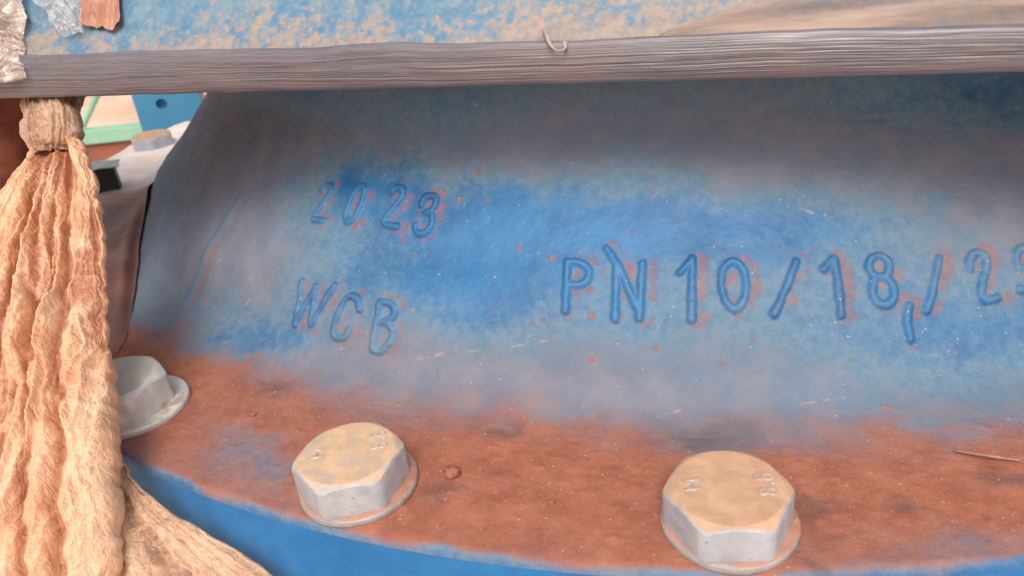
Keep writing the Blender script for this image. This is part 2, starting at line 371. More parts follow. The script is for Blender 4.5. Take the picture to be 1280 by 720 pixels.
DUST=[(-72,123.8,0.8,0),(-51.8,141.5,0.4,0),(-43.1,145.9,0.3,0),(-36.9,148,0.5,0),(-31.8,149,0.5,0),(-27.3,149.2,0.4,0),(-22.1,148.9,0.5,0),(-17.3,148,0.5,0),(-12.7,146.6,0.5,0),(-7.3,144.3,0.5,0),(-1.8,141.3,0.5,0),(3.8,137.4,0.4,0),(9.7,132.5,0.3,0),(14.1,128.1,0.3,0),(-64.6,114.8,0.9,0),(-51.3,128.3,0.8,0),(-43.2,133.6,0.7,0),(-37.1,136.3,0.5,0),(-32,137.8,0.5,0),(-27.5,138.5,0.5,0),(-22.2,138.6,0.6,0),(-17.3,137.9,0.8,0),(-12.8,136.7,0.8,0),(-7.3,134.5,0.8,0),(-1.9,131.5,0.7,0),(3.6,127.5,0.6,0),(9.2,122.4,0.5,0),(13.4,117.8,0.5,0),(-60.1,103.2,0.9,0),(-49.6,115.3,0.9,0),(-42.4,121.2,0.9,0),(-36.6,124.4,0.9,0),(-31.7,126.4,0.8,0),(-27.3,127.4,0.7,0),(-22.1,127.9,0.8,0),(-17.3,127.5,0.8,0),(-12.8,126.5,0.7,0),(-7.4,124.3,0.8,0),(-2.1,121.3,0.8,0),(3.2,117.2,0.8,0),(8.6,111.9,0.8,0),(12.6,107.4,0.8,0),(-75.7,55.1,0.6,0),(-56.7,91.3,0.9,0),(-47.8,102.4,0.9,0),(-41.2,108.5,0.8,0),(-35.8,112.2,0.3,0),(-31.1,114.6,0.4,0),(-26.9,116,0.8,0),(-21.9,116.8,0.8,0),(-17.2,116.6,0.8,0),(-12.8,115.7,0.5,0),(-7.5,113.8,0.8,0),(-2.4,110.8,0.8,0),(2.7,106.8,0.8,0),(8,101.6,0.9,0),(11.8,97.2,0.9,0),(-67,57.5,0.7,0),(-54.3,81.3,0.9,0),(-46.4,91.9,0.8,0),(-40.2,98.2,0.5,0),(-35.1,102.1,0.1,0),(-30.6,104.7,0.1,0),(-26.6,106.4,0.3,0),(-21.7,107.3,0.3,0),(-17.1,107.4,0.6,0),(-12.8,106.8,0.5,0),(-7.7,104.9,0.8,0),(-2.7,102.1,0.7,0),(2.3,98.1,0.8,0),(7.4,93.1,0.9,0),(11.1,88.7,0.9,0),(-62.4,51.6,0.7,0),(-52.1,71.3,0.8,0),(-45,81.7,0.8,0),(-39.3,88,0.5,0),(-34.5,92.2,0.3,0),(-30.1,95,0.3,0),(-26.2,96.8,0.3,0),(-21.4,98,0.1,0),(-17,98.4,0.1,0),(-12.8,97.8,0.2,0),(-7.8,96.1,0.3,0),(-2.9,93.4,0.3,0),(2,89.6,0.5,0),(6.9,84.7,0.8,0),(10.5,80.4,0.9,0),(-59.9,43.1,0.7,0),(-50.2,61.6,0.8,0),(-43.7,71.4,0.8,0),(-38.4,77.9,0.6,0),(-33.8,82.3,0.5,0),(-29.7,85.4,0.4,0),(-25.9,87.3,0.2,0),(-21.2,88.8,0.2,0),(-16.9,89.4,0.1,0),(-12.8,88.9,0.1,0),(-7.9,87.5,0.1,0),(-3.1,84.8,0.2,0),(1.6,81.3,0.3,0),(6.4,76.3,0.6,0),(9.8,72.1,0.8,0),(-57.8,34.1,0.7,0),(-48.5,51.8,0.8,0),(-42.5,61.5,0.8,0),(-37.5,68,0.6,0),(-33.1,72.5,0.4,0),(-29.2,75.8,0.3,0),(-25.5,77.9,0.3,0),(-21,79.7,0.3,0),(-16.8,80.3,0.2,0),(-12.8,80.2,0.2,0),(-8,78.8,0.3,0),(-3.4,76.3,0.4,0),(1.3,72.7,0.5,0),(5.9,67.9,0.6,0),(9.2,63.9,0.7,0),(-54.7,20,0.7,0.1),(-47,36.2,0.8,0),(-41,46.1,0.8,0),(-36.2,52.6,0.6,0),(-32.1,57.2,0.3,0),(-28.4,60.7,0.3,0),(-24.9,63.1,0.2,0),(-20.6,65.1,0.1,0),(-16.6,66,0.5,0),(-12.8,66.2,0.5,0),(-8.2,64.9,0.5,0),(-3.7,62.8,0.5,0),(0.7,59.6,0.5,0),(5.1,54.9,0.6,0),(8.3,51.1,0.6,0),(-50.1,6.9,0.7,0.1),(-45.5,21,0.6,0),(-40.1,31,0.6,0),(-35.5,37.9,0.5,0),(-31.4,42.7,0.6,0),(-27.8,46.2,0.5,0),(-24.4,48.9,0.3,0),(-20.3,51,0.3,0),(-16.5,52.2,0.4,0),(-12.8,52.5,0.4,0),(-8.4,51.7,0.5,0),(-4.1,49.8,0.5,0),(0.2,46.9,0.4,0),(4.6,42.8,0.3,0),(7.8,39,0.4,0),(-45.6,-6.9,0.9,0.6),(-42.4,5.2,0.5,0.3),(-38.7,16,0.3,0.1),(-34.8,23.3,0.3,0.1),(-31,28.5,0.8,0.3),(-27.4,32.4,0.8,0.1),(-24.2,35.3,0.7,0.1),(-20.2,37.7,0.6,0.1),(-16.4,39.3,0.7,0.1),(-12.8,39.6,0.6,0.1),(-8.5,39.2,0.6,0.1),(-4.3,37.5,0.5,0.1),(-0.1,34.7,0.4,0.1),(4.2,30.7,0.3,0.1),(7.3,27,0.3,0.1),(-41.7,-22.1,0.9,1),(-39,-10.2,0.7,0.9),(-36.2,0.4,0.8,0.6),(-33.2,7.4,0.8,0.3),(-30,14.1,0.8,0.2),(-26.9,18.4,0.8,0.2),(-23.9,21.7,0.8,0.2),(-20,24.7,0.8,0.2),(-16.3,26.3,0.8,0.2),(-12.8,27.2,0.8,0.1),(-8.6,26.8,0.7,0.1),(-4.5,25.4,0.7,0.1),(-0.4,22.6,0.6,0.1),(3.7,18.3,0.5,0.1),(6.4,14.6,0.6,0.1),(-38.6,-36.7,0.9,1),(-36.1,-26.6,0.9,0.8),(-33.6,-17.5,0.9,0.8),(-31,-9.5,0.8,0.7),(-28.4,-2.6,0.8,0.5),(-25.8,3,0.8,0.5),(-23.1,5.9,0.8,0.3),(-19.6,9.8,0.8,0.4),(-16.2,12.6,0.8,0.2),(-12.8,13.7,0.8,0.1),(-8.8,13.5,0.8,0.1),(-4.9,12.1,0.7,0.1),(-1.1,8.6,0.7,0.1),(2.6,3.9,0.7,0.1),(5,1,0.7,0.1),(-44.9,-21.6,1,1),(-36.7,-35.2,0.9,0.9),(-36.7,-47.2,0.8,0.8),(-37.1,-59.5,0.3,0.5),(-33.9,-36.6,0.6,0.5),(-31.9,-35,0.4,0.3),(-30.9,-47.4,0.5,0.5),(-29.4,-47.6,0.3,0.3),(-32.3,-52.3,0.7,0.8),(-33.9,-52.9,0.8,0.8),(-28.1,-55.4,0.7,0.8),(-29.6,-22.6,0.9,0.9),(-32.3,-13.3,0.9,0.9),(-27.2,-16.4,1,0.9),(-22.3,-6.7,0.9,0.8),(-19.1,-2.1,1,0.9),(-15.9,-1.6,0.9,0.8),(-12.8,2.3,0.9,0.5),(-9.8,0.5,0.9,0.3),(-7.2,-0.2,0.8,0.4),(-5.4,-1,0.8,0.5),(-3.3,-2.8,0.7,0.5),(-1,-7.5,0.9,0.8),(1.3,-10.9,0.9,0.8),(3.6,-12.8,0.8,0.4),(-25.1,-40.9,1,1),(-21.4,-24.4,1,1),(-18.3,-24.5,1,1),(-15.6,-17.2,1,1),(-12.7,-15.6,1,1),(-9.4,-23.2,1,1),(-4.8,-20.8,1,1),(-2.5,-26.9,0.9,0.8),(0.1,-26.1,1,1),(2.2,-29.3,1,1),(-20.2,-47.6,1,1),(-17.7,-43.9,1,1),(-15.1,-41.2,1,1),(-12.7,-39.3,1,1),(-5.5,-39.3,1,0.9),(-3.2,-40.9,1,1),(-1.2,-46.4,1,1),(0.6,-48.8,1,1),(-20.2,-62.3,1,0.9),(-17.2,-61,0.9,0.9),(-14.8,-61.6,0.9,0.8),(-12.6,-59.8,1,0.9),(-6.1,-55.8,1,0.9),(-3.9,-55.3,0.9,0.9),(-2.5,-58,0.5,0.6),(-1.2,-58.7,0.3,0.5),(-0,-59.2,0.2,0.4),(-3.5,-62.1,0.3,0.4),(-4.8,-62.9,0.4,0.5),(-17.6,-65.5,0.5,0.6)]
SPOTS=[(-20.59,80.49,1.67),(-18.17,75.88,1.67),(-15.54,50.96,1.67),(-7.96,41.58,1.17),(-6.65,40.55,1.33),(-18.33,48.48,1.33),(-14.84,9.03,1.33),(-10.16,33.22,1),(-15.47,33.64,1),(-8.35,31.47,1),(-11.94,38.11,1),(-4.81,8.14,1),(-13.3,87.3,1),(-24.29,114.56,1.67),(-23.29,101.42,1),(-11.91,104.69,0.83),(-2.05,96.31,1),(-0.97,91.4,1),(1.26,-8.64,1),(-29.04,79.8,1),(-25.42,100.93,1.33),(-0.71,8.74,1.33),(-37.08,72.81,0.67),(-16.4,39.26,0.83),(-18.95,46.51,1),(-0.35,2.78,1)]
SHADE_STAINS=[(-9.77,-0.93,1.77,8.1),(-6.28,-39.07,0.62,10.76),(-6.75,-59.55,0.18,4.4),(-20.74,-39.66,0.8,5.19),(-33.92,-5.77,0.9,4.53),(-19.9,-3.11,1.2,4.76),(1.05,-31.3,0.63,4.13),(-2.49,-38.08,0.84,4.01)]  # soft bolt shadows painted as dark patches, plus a few stains
CHIPS=[
[(-33.68,20.14),(-31.81,25.28),(-29.68,32.64)],
[(-41.57,47.34),(-41.24,43.23)],
[(-39.61,49.31),(-39.47,44.99)],
[(-41.5,30.75),(-41.11,35.57)],
[(-26.96,25.2),(-24.12,31.82),(-22.1,33.98)],
[(-20.15,37.18),(-17.34,40.9)],
[(-41.66,86.51),(-41.27,89.57)],
[(-40.8,102.17),(-40.09,100.98)],
[(2.36,27.9),(3.69,27.75)],
[(-12,9.59),(-10.78,12.79)],
[(-27.48,3.04),(-24.94,3.61)],
[(-4.8,13.95),(-2.96,15.31)],
[(-17.66,23.13),(-16.68,24.98)],
[(-46.53,46.04),(-45.93,50.58)],
[(-2.91,92.79),(-1.51,89.61)]]


def seg_dist(X, Y, pts, pad, D):
    """min distance of the grid (X by rows, Y by columns) to a polyline, updated inside its own box"""
    for (a, b), (c, d) in zip(pts[:-1], pts[1:]):
        x0, x1 = sorted((a*K, c*K)); y0, y1 = sorted((b, d))
        i = slice(*np.searchsorted(X, (x0-pad, x1+pad))); j = slice(*np.searchsorted(Y, (y0-pad, y1+pad)))
        gx, gy = np.meshgrid(X[i], Y[j], indexing='ij')
        vx, vy = (c-a)*K, d-b; L = vx*vx+vy*vy+1e-9
        t = np.clip(((gx-a*K)*vx+(gy-b)*vy)/L, 0, 1)
        D[i, j] = np.minimum(D[i, j], np.hypot(gx-a*K-t*vx, gy-b-t*vy))

DP = np.array(DUST)
def dust_at(th, s):
    """smooth cover of grey and red dust at arrays of (degrees, mm), from the patches seen on the casting"""
    gt = np.linspace(-110, 60, 240); gs = np.linspace(-90, 200, 170)
    T, Q = np.meshgrid(gt, gs, indexing='ij')
    num_g = np.zeros_like(T); num_o = np.zeros_like(T); den = np.full_like(T, 1e-9)
    for a, b, g, o in DUST:
        wgt = np.exp(-(((T-a)*K/13)**2+((Q-b)/7.5)**2)*.5)+1e-5*np.exp(-(((T-a)*K/60)**2+((Q-b)/30)**2)*.5)
        num_g += wgt*g; num_o += wgt*o; den += wgt
    num_g /= den; num_o /= den
    # bilinear lookup
    fi = np.clip((th-gt[0])/(gt[1]-gt[0]), 0, len(gt)-1.001); fj = np.clip((s-gs[0])/(gs[1]-gs[0]), 0, len(gs)-1.001)
    i = fi.astype(int); j = fj.astype(int); u = fi-i; v = fj-j
    def L(A): return (A[i, j]*(1-u)+A[i+1, j]*u)*(1-v)+(A[i, j+1]*(1-u)+A[i+1, j+1]*u)*v
    return L(num_g), L(num_o)

def shade_stain_at(th, s):
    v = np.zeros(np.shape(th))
    for a, b, wa, wb in SHADE_STAINS: v = np.maximum(v, np.exp(-(((th-a)/max(wa, .2))**2+((s-b)/max(wb, 1))**2)))
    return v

def make_body():
    root = empty('valve_body', (CX, CY, 0), 'large round blue cast valve body coated in red dust with raised lettering', 'valve')
    th = np.concatenate([np.arange(-180, -102, 3.0), np.arange(-102, -52, .16), np.arange(-52, 31, .064), np.arange(31, 180, 3.0)])
    ss = np.concatenate([np.arange(0, 118, .42), np.arange(118, 158, .8), np.linspace(158, PS[-1], 6)])
    X = th*K
    D = np.full((len(th), len(ss)), 99.0)
    def round_(st):                            # soften the corners of a stroke
        st = [st[0]]+st if False else list(st)
        if len(st) < 4: return st
        closed = abs(st[0][0]-st[-1][0]) < 1e-6 and abs(st[0][1]-st[-1][1]) < 1e-6
        for _ in range(3):
            out = [] if closed else [st[0]]
            for p, q in zip(st[:-1], st[1:]):
                out += [(p[0]*.75+q[0]*.25, p[1]*.75+q[1]*.25), (p[0]*.25+q[0]*.75, p[1]*.25+q[1]*.75)]
            out.append(out[0] if closed else st[-1]); st = out
        return st
    for st in STROKES: seg_dist(X, ss, round_(st), 9, D)
    T2, S2 = np.meshgrid(th, ss, indexing='ij'); X2 = T2*K
    wob = fbm(X2/5, S2/5, 7, 2)-.5
    Dw = D+wob*.9+.35*(fbm(X2/1.6, S2/1.6, 8, 2)-.5)
    h = 1.25*(1-smooth(.5, 2.5, Dw)+.18*(1-smooth(0, 1.2, Dw)))*(.8+.45*fbm(X2/9, S2/9, 12, 3))
    h += .30*(1-smooth(0, 7, D))               # paint and metal pooling round the strokes
    for st, (wd, hh) in zip(MARKS, ((5.5, 1.3), (1.1, -.7), (1.0, .8))):
        Dm = np.full(D.shape, 99.0); seg_dist(X, ss, st, 9, Dm)
        h += hh*(1-smooth(0, wd, Dm+wob*1.5))
    fade = smooth(2, 14, S2)*smooth(175, 150, S2)
    h += fade*(1.5*(fbm(X2/42, S2/34, 21, 3)-.5)+.42*(fbm(X2/9, S2/6.5, 22, 3)-.5)+.1*(fbm(X2/2.2, S2/1.8, 23, 2)-.5))
    # brush and trowel ripples in the rough upper right
    rp = smooth(-24, -14, T2)*smooth(100, 118, S2)*fade
    h += rp*.28*(ridge(X2/22+.8*wob, S2/3.8+X2/90, 31, 2)-.5)
    # a run of thick paint down the left shoulder
    r = np.interp(ss, PS, PQ[:, 0]); z = np.interp(ss, PS, PQ[:, 1])
    dr = np.gradient(r, ss); dz = np.gradient(z, ss); ln = np.hypot(dr, dz); nr, nz = dz/ln, -dr/ln
    Rr = r+h*nr; Zz = z+h*nz
    Rr[:, 0] = 446; Zz[:, 0] = -1.2; Rr[:, 1] = 440.9; Zz[:, 1] = -.02      # tuck under the flange sheet
    Rr[:, -2] = 300; Zz[:, -2] = 150; Rr[:, -1] = 1; Zz[:, -1] = 150        # closed on top
    A = np.radians(T2)
    V = np.stack([Rr*np.sin(A), -Rr*np.cos(A), Zz], -1)
    warpx = (fbm(X2/12, S2/9, 41, 3)-.5); warpy = (fbm(X2/12+50, S2/9, 42, 3)-.5)
    g, o = dust_at(T2+warpx*5, S2+warpy*14)
    # dust gathers beside and inside the letters, strokes themselves are rubbed clean
    near = (1-smooth(1.8, 6.0, D))*smooth(1.0, 2.4, Dw)
    Dr = np.roll(D, int(3.0/(K*.064)), axis=0)
    side = (1-smooth(.5, 6.0, Dr))*smooth(1.0, 2.4, Dw)
    pm = .1+1.35*fbm(X2/7, S2/7, 51, 3)
    o = np.maximum(o, np.clip(.16*near*pm+.95*side*(smooth(.28, .72, fbm(X2/5, S2/5, 52, 3)))*(1-.3*near), 0, .44))
    strk = 1-smooth(1.5, 2.4, Dw)
    g = g*(1-.36*strk); o = o*(1-.9*strk)
    for a, b, rr in SPOTS:
        d = np.hypot((T2-a)*K, S2-b)+wob*2.2+1.6*(fbm(X2/1.3, S2/1.1, 9, 3)-.5)
        o = np.maximum(o, .62*(1-smooth(rr*.5, rr*1.35, d)))
    mk = np.full(D.shape, 99.0); seg_dist(X, ss, MARKS[0], 22, mk); 
    g = g*(1-.45*(1-smooth(0, 3, mk)))
    mr = np.roll(mk, int(7/(K*.16)), axis=0); o = np.maximum(o, .42*(1-smooth(2, 9, mr))*smooth(1.5, 4, mk)*smooth(75, 50, S2))
    ch = np.full(D.shape, 99.0)
    for st in CHIPS: seg_dist(X, ss, st, 5, ch)
    ch = (1-smooth(.1, .8, ch+wob*1.2))*smooth(.4, .6, fbm(X2/3, S2/3, 55, 2))
    mesh_obj('neck', V.reshape(-1, 3), gridfaces(len(th), len(ss), True), M_body, root, attrs={'grey_dust': g, 'red_dust': o, 'chip': ch, 'shade_stain': shade_stain_at(T2+warpx*4, S2+warpy*9)})

    # flange top, from the fillet out to the rounded rim
    R = 503.7
    rr = np.concatenate([np.arange(439.2, 500.5, .9), [500.7, 501.3, 501.9, 502.5, 503.0, 503.4, 503.7]])
    th = np.concatenate([np.arange(-180, -110, 2.0), np.arange(-110, 34, .13), np.arange(34, 180, 2.0)])
    T2, R2 = np.meshgrid(th, rr, indexing='ij'); S2 = -(R2-440); X2 = T2*math.pi/180*R2
    z = np.where(R2 > 500.2, -(3.5-np.sqrt(np.maximum(0, 3.5**2-(R2-500.2)**2))), 0)
    f = smooth(440, 446, R2)*smooth(503.7, 496, R2)
    hz = f*(1.0*(fbm(X2/40, R2/30, 61, 3)-.5)+.3*(fbm(X2/7, R2/7, 62, 4)-.5)+.35*smooth(.55, .75, fbm(X2/2.6, R2/2.6, 63, 3)))
    # small caked lumps of dust
    for k in range(210):
        a = random.uniform(-62, 12); q = random.uniform(442, 494); sz = random.uniform(.5, 1.5); hh = sz*random.uniform(.3, .6)
        i = slice(*np.searchsorted(th, (a-.7, a+.7)))
        d = np.hypot((T2[i]-a)*math.pi/180*q, R2[i]-q); hz[i] += hh*np.exp(-(d/sz)**2)
    # clods seen right of the second bolt
    wx = (fbm(T2*K/12, S2/9, 41, 3)-.5); wy = (fbm(T2*K/12+50, S2/9, 42, 3)-.5)
    g, o = dust_at(T2*440/R2*1.0+(T2-T2*440/R2)+wx*5, S2+wy*14)
    edge = smooth(501, 504, R2+wx*3)
    o = o*(1-.85*edge); g = g*(1-.5*edge)
    V = np.stack([R2*np.sin(np.radians(T2)), -R2*np.cos(np.radians(T2)), z+hz], -1)
    mesh_obj('flange', V.reshape(-1, 3), gridfaces(len(th), len(rr), True), M_body, root, attrs={'grey_dust': g, 'red_dust': o, 'chip': g*0, 'shade_stain': shade_stain_at(T2+wx*4, S2+wy*9)})
    # rim (side of the flange) and underside
    th = np.linspace(-180, 180, 901)[:-1]; zs = [-3.5]+list(np.linspace(-6, -52, 16))+[-54, -55]
    rs = [503.7]+[503.7]*16+[502.5, 500]
    rs += [345, 345]; zs += [-55, G]
    T2, J = np.meshgrid(th, np.arange(len(zs)), indexing='ij'); R2 = np.array(rs)[J]; Z2 = np.array(zs, float)[J]
    R2 = R2+np.where((J > 0) & (J < 17), .5*(fbm(T2*3, Z2/14, 81, 3)-.5), 0)
    V = np.stack([R2*np.sin(np.radians(T2)), -R2*np.cos(np.radians(T2)), Z2], -1)
    mesh_obj('rim', V.reshape(-1, 3), gridfaces(len(th), len(zs), True), M_rim, root)
    return root
make_body()

def on_flange(a, r, z=0): return (CX+r*math.sin(R_(a)), CY-r*math.cos(R_(a)), z)

# ------------------------------------------------------------------ hex bolts
def hex_head(h=13.0, af=35.6):
    """hexagon with the washer-face chamfer cut by a cone; dense enough to carry the curved chamfer line"""
    na, nr = 144, 16
    vs_, rows = [], []
    ap = af/2
    def rad(a): 
        k = (a+math.pi/6) % (math.pi/3)-math.pi/6
        r = ap/math.cos(k)
        return min(r, ap*1.115)
    ang = [2*math.pi*i/na for i in range(na)]
    rows.append([(rad(a), 0.0) for a in ang])
    rows.append([(rad(a), 5.0) for a in ang])
    cr = ap*.94                               # chamfer circle
    rows.append([(rad(a), h-max(0.0, rad(a)-cr)*.62-.5) for a in ang])
    rows.append([(rad(a)-.35, h-max(0.0, rad(a)-.35-cr)*.62) for a in ang])
    rows.append([(cr, h) for a in ang]); rows.append([(cr-.8, h+.02) for a in ang])
    for q in (.8, .55, .3, .1): rows.append([(cr*q, h+.05*math.sin(9*q)) for a in ang])
    for row in rows:
        for a, (r, z) in zip(ang, row):
            dn = .16*(vnoise(r*math.cos(a)/3.0, r*math.sin(a)/3.0+z, 5)-.5)
            vs_.append((r*math.cos(a)*(1+dn*.02), r*math.sin(a)*(1+dn*.02), z+(dn if z > 5 else 0)))
    F = []
    for j in range(len(rows)-1):
        for i in range(na):
            F.append((j*na+i, j*na+(i+1) % na, (j+1)*na+(i+1) % na, (j+1)*na+i))
    F.append(tuple((len(rows)-1)*na+i for i in range(na)))
    return vs_, F

def washer_mesh(ro=21.3, ri=12, t=2.8):
    n = 96; pr = [(ri, 0), (ro-.2, 0), (ro, .3), (ro, t-1.0), (ro-.3, t-.4), (ro-1.0, t), (ri, t)]
    V = [(r*math.cos(2*math.pi*i/n), r*math.sin(2*math.pi*i/n), z) for r, z in pr for i in range(n)]
    F = [(j*n+i, j*n+(i+1) % n, ((j+1) % len(pr))*n+(i+1) % n, ((j+1) % len(pr))*n+i) for j in range(len(pr)) for i in range(n)]
    return V, F

def mark_mesh(kind):
    """raised stamped strokes, half sunk into the top of the head"""
    V, F = [], []
    def st(pts, r=.52):
        P = [np.array((x, y, 0.0)) for x, y in pts]
        v, f = tube(P, [r*.75]+[r]*(len(P)-2)+[r*.75] if len(P) > 2 else [r]*2, 8); b = len(V)
        V.extend([tuple(q) for q in v]); F.extend([tuple(i+b for i in q) for q in f])
    if kind == 'M': st([(-2.0, -2.6), (-2.0, 2.6)], .6); st([(-2.0, 2.5), (0, -.6)], .5); st([(0, -.6), (2.0, 2.5)], .5); st([(2.0, 2.6), (2.0, -2.6)], .6)
    else:
        for ox in (-3.3, 3.3):
            for oy, r in ((1.35, 1.2), (-1.25, 1.45)):
                st([(ox+r*math.cos(2*math.pi*k/14), oy+r*math.sin(2*math.pi*k/14)) for k in range(15)], .46)
        st([(-.15, -2.3), (.15, -2.3)], .6)
    me = bpy.data.meshes.new('mark'); me.from_pydata((np.array(V)*S).tolist(), [], F); me.polygons.foreach_set('use_smooth', np.ones(len(F), bool)); me.update()
    return me
ME_M = mark_mesh('M'); ME_8 = mark_mesh('8.8')
M_zinc_b = mat_zinc('bright zinc with grey dust', .5, (196, 186, 166), (214, 212, 210))
M_washer = mat_zinc('washer with red dust', .72, (166, 112, 88), (172, 170, 168))
HV, HF = hex_head(); WV, WF = washer_mesh()

def bolt(pos, rot, zinc, label, marks=None, tilt=(0, 0), group='hex bolts round the flange', lift=0, wshift=(0, 0), wmat=None):
    hx_, hy_ = -wshift[0]*.6, -1.7
    t = empty('hex_bolt', pos, label, 'bolt', group, (tilt[0], tilt[1], 0))
    wv = np.array(WV); wv[:, 0] += wshift[0]; wv[:, 1] += wshift[1]
    w_ = mesh_obj('washer', wv, WF, wmat or M_washer, t)
    c, s_ = math.cos(rot), math.sin(rot); hv = np.array(HV)
    hv = np.stack([hv[:, 0]*c-hv[:, 1]*s_, hv[:, 0]*s_+hv[:, 1]*c, hv[:, 2]+2.85+lift], 1)+np.array([hx_, hy_, 0])
    h_ = mesh_obj('head', hv, HF, zinc, t)
    me = h_.data
    # sharp edges between the flats
    me.set_sharp_from_angle(angle=R_(24))
    w_.data.set_sharp_from_angle(angle=R_(40))
    if marks:
        for nm, src, x, y, r in marks:
            m2 = src.copy(); m2.materials.clear(); m2.materials.append(zinc)
            o = bpy.data.objects.new(nm, m2); COL.objects.link(o); o.parent = h_
            o.location = Vector((x+hx_, y+hy_, 13.0+2.85+lift+.05))*S; o.rotation_euler = (0, 0, r)
    return t
va = math.atan2                                # the flats of a head facing the viewer
b3 = on_flange(-9.45, 482.5)
bolt(b3, R_(83), M_zinc_o, 'largest hex bolt, nearest the bottom right, ochre dust on its stamped top',
     [('stamped_letter', ME_M, -10.6, 2.2, R_(86)), ('stamped_number', ME_8, 11.2, -1.0, R_(84))], wshift=(.6, -.6))
b2 = on_flange(-24.75, 482)
bolt(b2, R_(90+8), M_zinc_p, 'middle hex bolt of the three in front, left edge touching the blue rim, dusty top',
     [('stamped_letter', ME_M, -11.0, .5, R_(100)), ('stamped_number', ME_8, 10.2, 4.6, R_(100))], wshift=(.8, -.8))
b1 = on_flange(-39.95, 484)
b1o = bolt(b1, R_(60-22), M_zinc_b, 'grey hex bolt partly hidden behind the hanging tan plastic', wshift=(2.2, 0), wmat=M_zinc_b); b1o.scale = (1.07, 1.07, 1.12)
bb = on_flange(-101.4, 480)
bolt(bb, R_(80), M_zinc_o, 'small far hex bolt at the back of the flange beside the blue post')

# ------------------------------------------------------------------ upper casting with stretched film round its edge
LA = np.array([-221.1, 361.6, 126.4]); LB = np.array([169.2, 240.1, 118.1])
LD = LB-LA; LL = float(np.linalg.norm(LD)); LD = LD/LL
LN = np.cross(LD, [0, 0, 1.0]); LN /= np.linalg.norm(LN)     # towards the viewer
LU = np.cross(LN, LD)                                          # up, square to the edge
def line_pt(t, out, up): return LA+LD*np.asarray(t)[..., None]+LN*np.asarray(out)[..., None]+LU*np.asarray(up)[..., None]
def bandh(t): return 17.7+(12.5-17.7)*t/LL

def make_upper():
    root = empty('upper_casting', (LA+LD*LL/2-LN*150), 'blue upper casting with pale dust blotches above the film wrapped edge', 'valve part')
    off = LA+LD*LL/2-LN*150
    ts = np.concatenate([[-420, -300, -200], np.arange(-140, LL+140, 1.4), [LL+200, LL+330]])
    # profile (out, up): underside, front edge, sloping face, top
    pr = [(-560, 0), (-40, 0), (-3, .4), (-1.5, 1.2), (-1.2, 3), (-1.2, 9)]
    for q in np.linspace(0, 1, 60): pr.append((-1.5-(q*78)*.80, 12+3.5*q+q*78*.88))
    pr += [(-80, 92), (-120, 97), (-560, 98)]
    pr = np.array(pr)
    T, J = np.meshgrid(ts, np.arange(len(pr)), indexing='ij')
    o_ = pr[J, 0]; dep = 70+490*smooth(90, 250, T); o_ = np.where(o_ == -560, -np.maximum(dep, 130), np.where(o_ == -40, -30, o_)); u_ = pr[J, 1]+(bandh(T)-14)*np.where(J > 5, 1, 0)
    fz = np.where((J > 5) & (J < 66), 1, 0)
    lump = fz*(2.6*(fbm(T/45, u_/30, 91, 3)-.5)+.5*(fbm(T/7, u_/7, 92, 3)-.5))
    # gathers of film rising to the right
    V = line_pt(T, o_+lump, u_+lump*.5)-off
    low = np.clip(1-(u_-bandh(T))/13, -.6, 1)+.25*smooth(LL*.62, LL*.95, T)
    mesh_obj('casting', V.reshape(-1, 3), gridfaces(len(ts), len(pr)), M_upper, root, attrs={'low': low})
    return root
make_upper()

def make_band():
    root_loc = LA+LD*LL/2
    ts = np.arange(-70, LL+70, 1.5); vv = np.linspace(0, 1, 120)
    T, Vv = np.meshgrid(ts, vv, indexing='ij')
    # strands: noise mostly across, drifting slowly along so that lines cross and merge
    q = Vv*32+1.6*np.sin(T/95)*Vv+2.6*(vnoise(T/70, Vv*3, 3)-.5)+T*.012
    a = ridge(q*.55, T/160, 11, 3); b = ridge(q*1.7+8, T/95+Vv, 12, 2); c = vnoise(q*4.4, T/45, 13)
    hgt = .28*(a-.5)+.22*(b-.5)+.3*(c-.5)+.9*(fbm(T/30, Vv*2.2+T/60, 19, 3)-.5)
    up = Vv*(bandh(T)+1.2+1.3*(vnoise(T/38, 0*T, 17)-.5)+smooth(LL*.72, LL*1.0, T)*1.2)-.9+.35*(vnoise(T/11, 0*T+4, 18)-.5)
    bulge = 3.0*np.sqrt(np.clip(1-(2*Vv-1)**2, 0, 1))
    out = .6+bulge*.9+hgt*np.sqrt(np.clip(4*Vv*(1-Vv), 0, 1))
    P = line_pt(T, out, up)
    # close the back
    pb = line_pt(T[:, :1], out[:, :1]*0-1.6, up[:, :1]+.4); pt = line_pt(T[:, :1], out[:, :1]*0-2.6, up[:, -1:]-.3)
    P = np.concatenate([pb, P, pt], 1); A = np.concatenate([a[:, :1], .55*a+.25*b+.2*c, a[:, :1]], 1)
    o = mesh_obj('stretch_film', (P-root_loc).reshape(-1, 3), gridfaces(len(ts), len(vv)+2), M_band, None, root_loc, attrs={'strand': A})
    tag(o, 'grey brown band of stretched film strands pulled tight across the casting edge', 'plastic film')
make_band()

def pathpx(pts, n=24):                         # points (px, py, distance) -> smooth 3-D polyline
    P = np.array([at_depth(*q) for q in pts]); t = np.linspace(0, len(P)-1, n)
    def cr(i, u):
        p0, p1, p2, p3 = P[max(i-1, 0)], P[i], P[min(i+1, len(P)-1)], P[min(i+2, len(P)-1)]
        return .5*((2*p1)+(-p0+p2)*u+(2*p0-5*p1+4*p2-p3)*u*u+(-p0+3*p1-3*p2+p3)*u**3)
    return np.array([cr(min(int(x), len(P)-2), x-min(int(x), len(P)-2)) for x in t])

